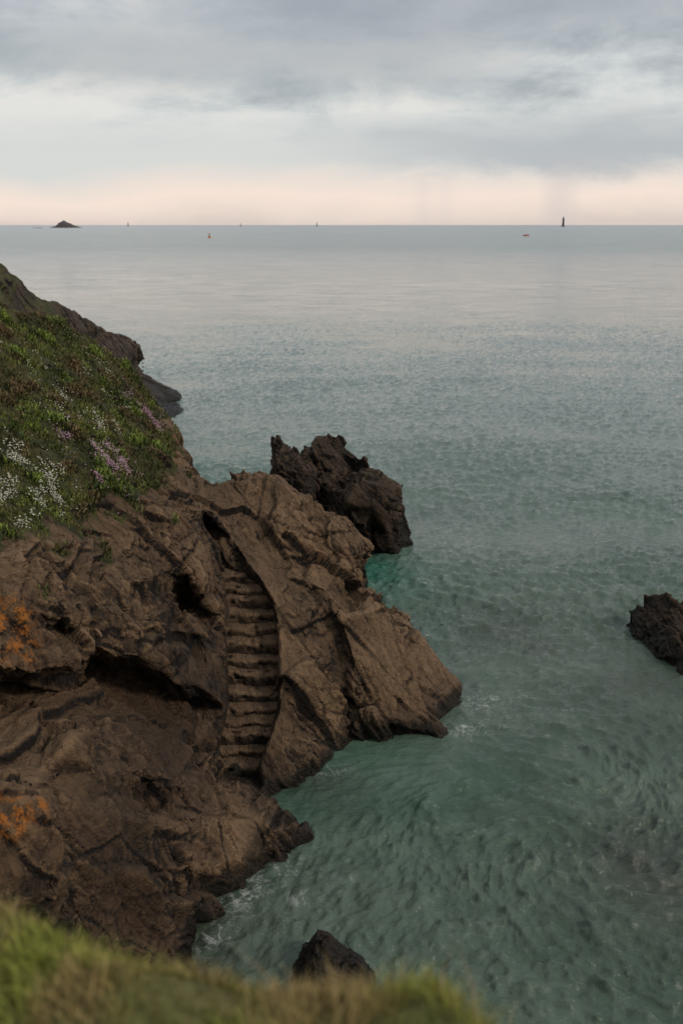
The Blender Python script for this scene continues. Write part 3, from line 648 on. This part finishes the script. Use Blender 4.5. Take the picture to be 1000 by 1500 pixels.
# ---------------------------------------------------------------- sky
w=bpy.data.worlds.new("World"); scene.world=w; w.use_nodes=True; t=NT(w.node_tree)
out=t.n('ShaderNodeOutputWorld'); bg=t.n('ShaderNodeBackground'); t.l(bg.outputs[0],out.inputs[0])
tcn=t.n('ShaderNodeTexCoord'); D=tcn.outputs['Generated']; sp=t.n('ShaderNodeSeparateXYZ'); t.l(D,sp.inputs[0]); dx,dy,dz=sp.outputs
den=t.math('ADD',t.math('MAXIMUM',dz,0.),.09)
cx=t.math('DIVIDE',dx,den); cy=t.math('DIVIDE',dy,den); cb=t.n('ShaderNodeCombineXYZ'); t.l(cx,cb.inputs[0]); t.l(cy,cb.inputs[1])
cv=cb.outputs[0]
n1=t.noise(t.mapping(cv,(.34,.42,1),(0,0,.25),(3.1,1.7,0)),1.,6,.52,.5)
n2=t.noise(t.mapping(cv,(1.3,1.3,1),(0,0,.15),(8,2,0)),1.,7,.62,.4)
n4=t.noise(t.mapping(D,(7,7,15)),1,8,.64,.3)
nn=t.noise(t.mapping(D,(3,3,10)),1,6,.6,.3)
zz=t.math('ADD',dz,t.math('MULTIPLY',t.math('SUBTRACT',nn,.5),.055))
base=t.ramp(zz,[(0,(.68,.58,.53)),(.010,(.80,.68,.60)),(.024,(.90,.75,.66)),(.038,(.80,.715,.65)),(.055,(.66,.67,.65)),(.12,(.64,.67,.66)),(.20,(.52,.555,.585)),(.5,(.54,.57,.60)),(1,(.60,.63,.66))])
cf=t.math('ADD',t.math('MULTIPLY',n1,.38),t.math('ADD',t.math('MULTIPLY',n2,.27),t.math('MULTIPLY',n4,.35)))
dark=t.step(cf,.45,.56)
dark=t.math('MULTIPLY',dark,t.step(dz,.06,.12))
c=t.mix(t.math('MULTIPLY',dark,.78),base,(.335,.37,.405))
lite=t.math('MULTIPLY',t.math('SUBTRACT',1.,t.step(cf,.39,.48)),t.step(dz,.06,.11))
c=t.mix(t.math('MULTIPLY',lite,.6),c,(.83,.79,.74))
bankz=t.math('ADD',zz,t.math('MULTIPLY',t.math('SUBTRACT',n4,.5),.06))
bank=t.math('MULTIPLY',t.step(bankz,.036,.060),t.math('SUBTRACT',1.,t.step(bankz,.070,.108)))
bank=t.math('MULTIPLY',bank,t.step(dx,-.10,.2))
c=t.mix(t.math('MULTIPLY',bank,.70),c,(.39,.42,.455))
band2=t.math('MULTIPLY',t.step(bankz,.100,.135),t.math('SUBTRACT',1.,t.step(bankz,.145,.185)))
band2=t.math('MULTIPLY',band2,t.math('SUBTRACT',1.,t.step(dx,.05,.25)))
c=t.mix(t.math('MULTIPLY',band2,.60),c,(.335,.37,.40))
topb=t.math('MULTIPLY',t.step(bankz,.135,.175),t.step(dx,-.40,.05))
c=t.mix(t.math('MULTIPLY',topb,.64),c,(.325,.365,.405))
rs=t.noise(t.mapping(D,(12,12,.8)),1,3,.5); rm=t.math('MULTIPLY',t.step(rs,.46,.62),t.math('SUBTRACT',1.,t.step(dz,.035,.065)))
rm=t.math('MULTIPLY',rm,t.step(dx,-.03,.1)); c=t.mix(t.math('MULTIPLY',rm,.42),c,(.60,.55,.55))
sky=t.n('ShaderNodeTexSky'); sky.sky_type='NISHITA'; sky.sun_disc=False; sky.sun_elevation=math.radians(34); sky.sun_rotation=math.radians(112)
sc=t.n('ShaderNodeVectorMath',operation='SCALE'); t.l(sky.outputs[0],sc.inputs[0]); sc.inputs['Scale'].default_value=.08
c=t.mix(.05,c,sc.outputs[0])
t.l(c,bg.inputs[0]); bg.inputs[1].default_value=1.06
sun=bpy.data.lights.new('sun','SUN'); sun.energy=1.5; sun.angle=math.radians(10); sun.color=(1,.89,.78)
so=bpy.data.objects.new('sun',sun); scene.collection.objects.link(so)
az=math.radians(112); el=math.radians(34); dirv=Vector((math.sin(az)*math.cos(el),math.cos(az)*math.cos(el),math.sin(el)))
so.rotation_euler=dirv.to_track_quat('Z','Y').to_euler(); so.location=(20,-10,30)

cam=bpy.data.cameras.new('camera'); co=bpy.data.objects.new('camera',cam); scene.collection.objects.link(co); scene.camera=co
co.location=(0,0,H); co.rotation_euler=(math.pi/2-PITCH,0,0)
cam.sensor_fit='VERTICAL'; cam.sensor_height=36; cam.sensor_width=24; cam.lens=F*36/1500; cam.clip_start=.1; cam.clip_end=60000
cam.dof.use_dof=True; cam.dof.focus_distance=25; cam.dof.aperture_fstop=1.2
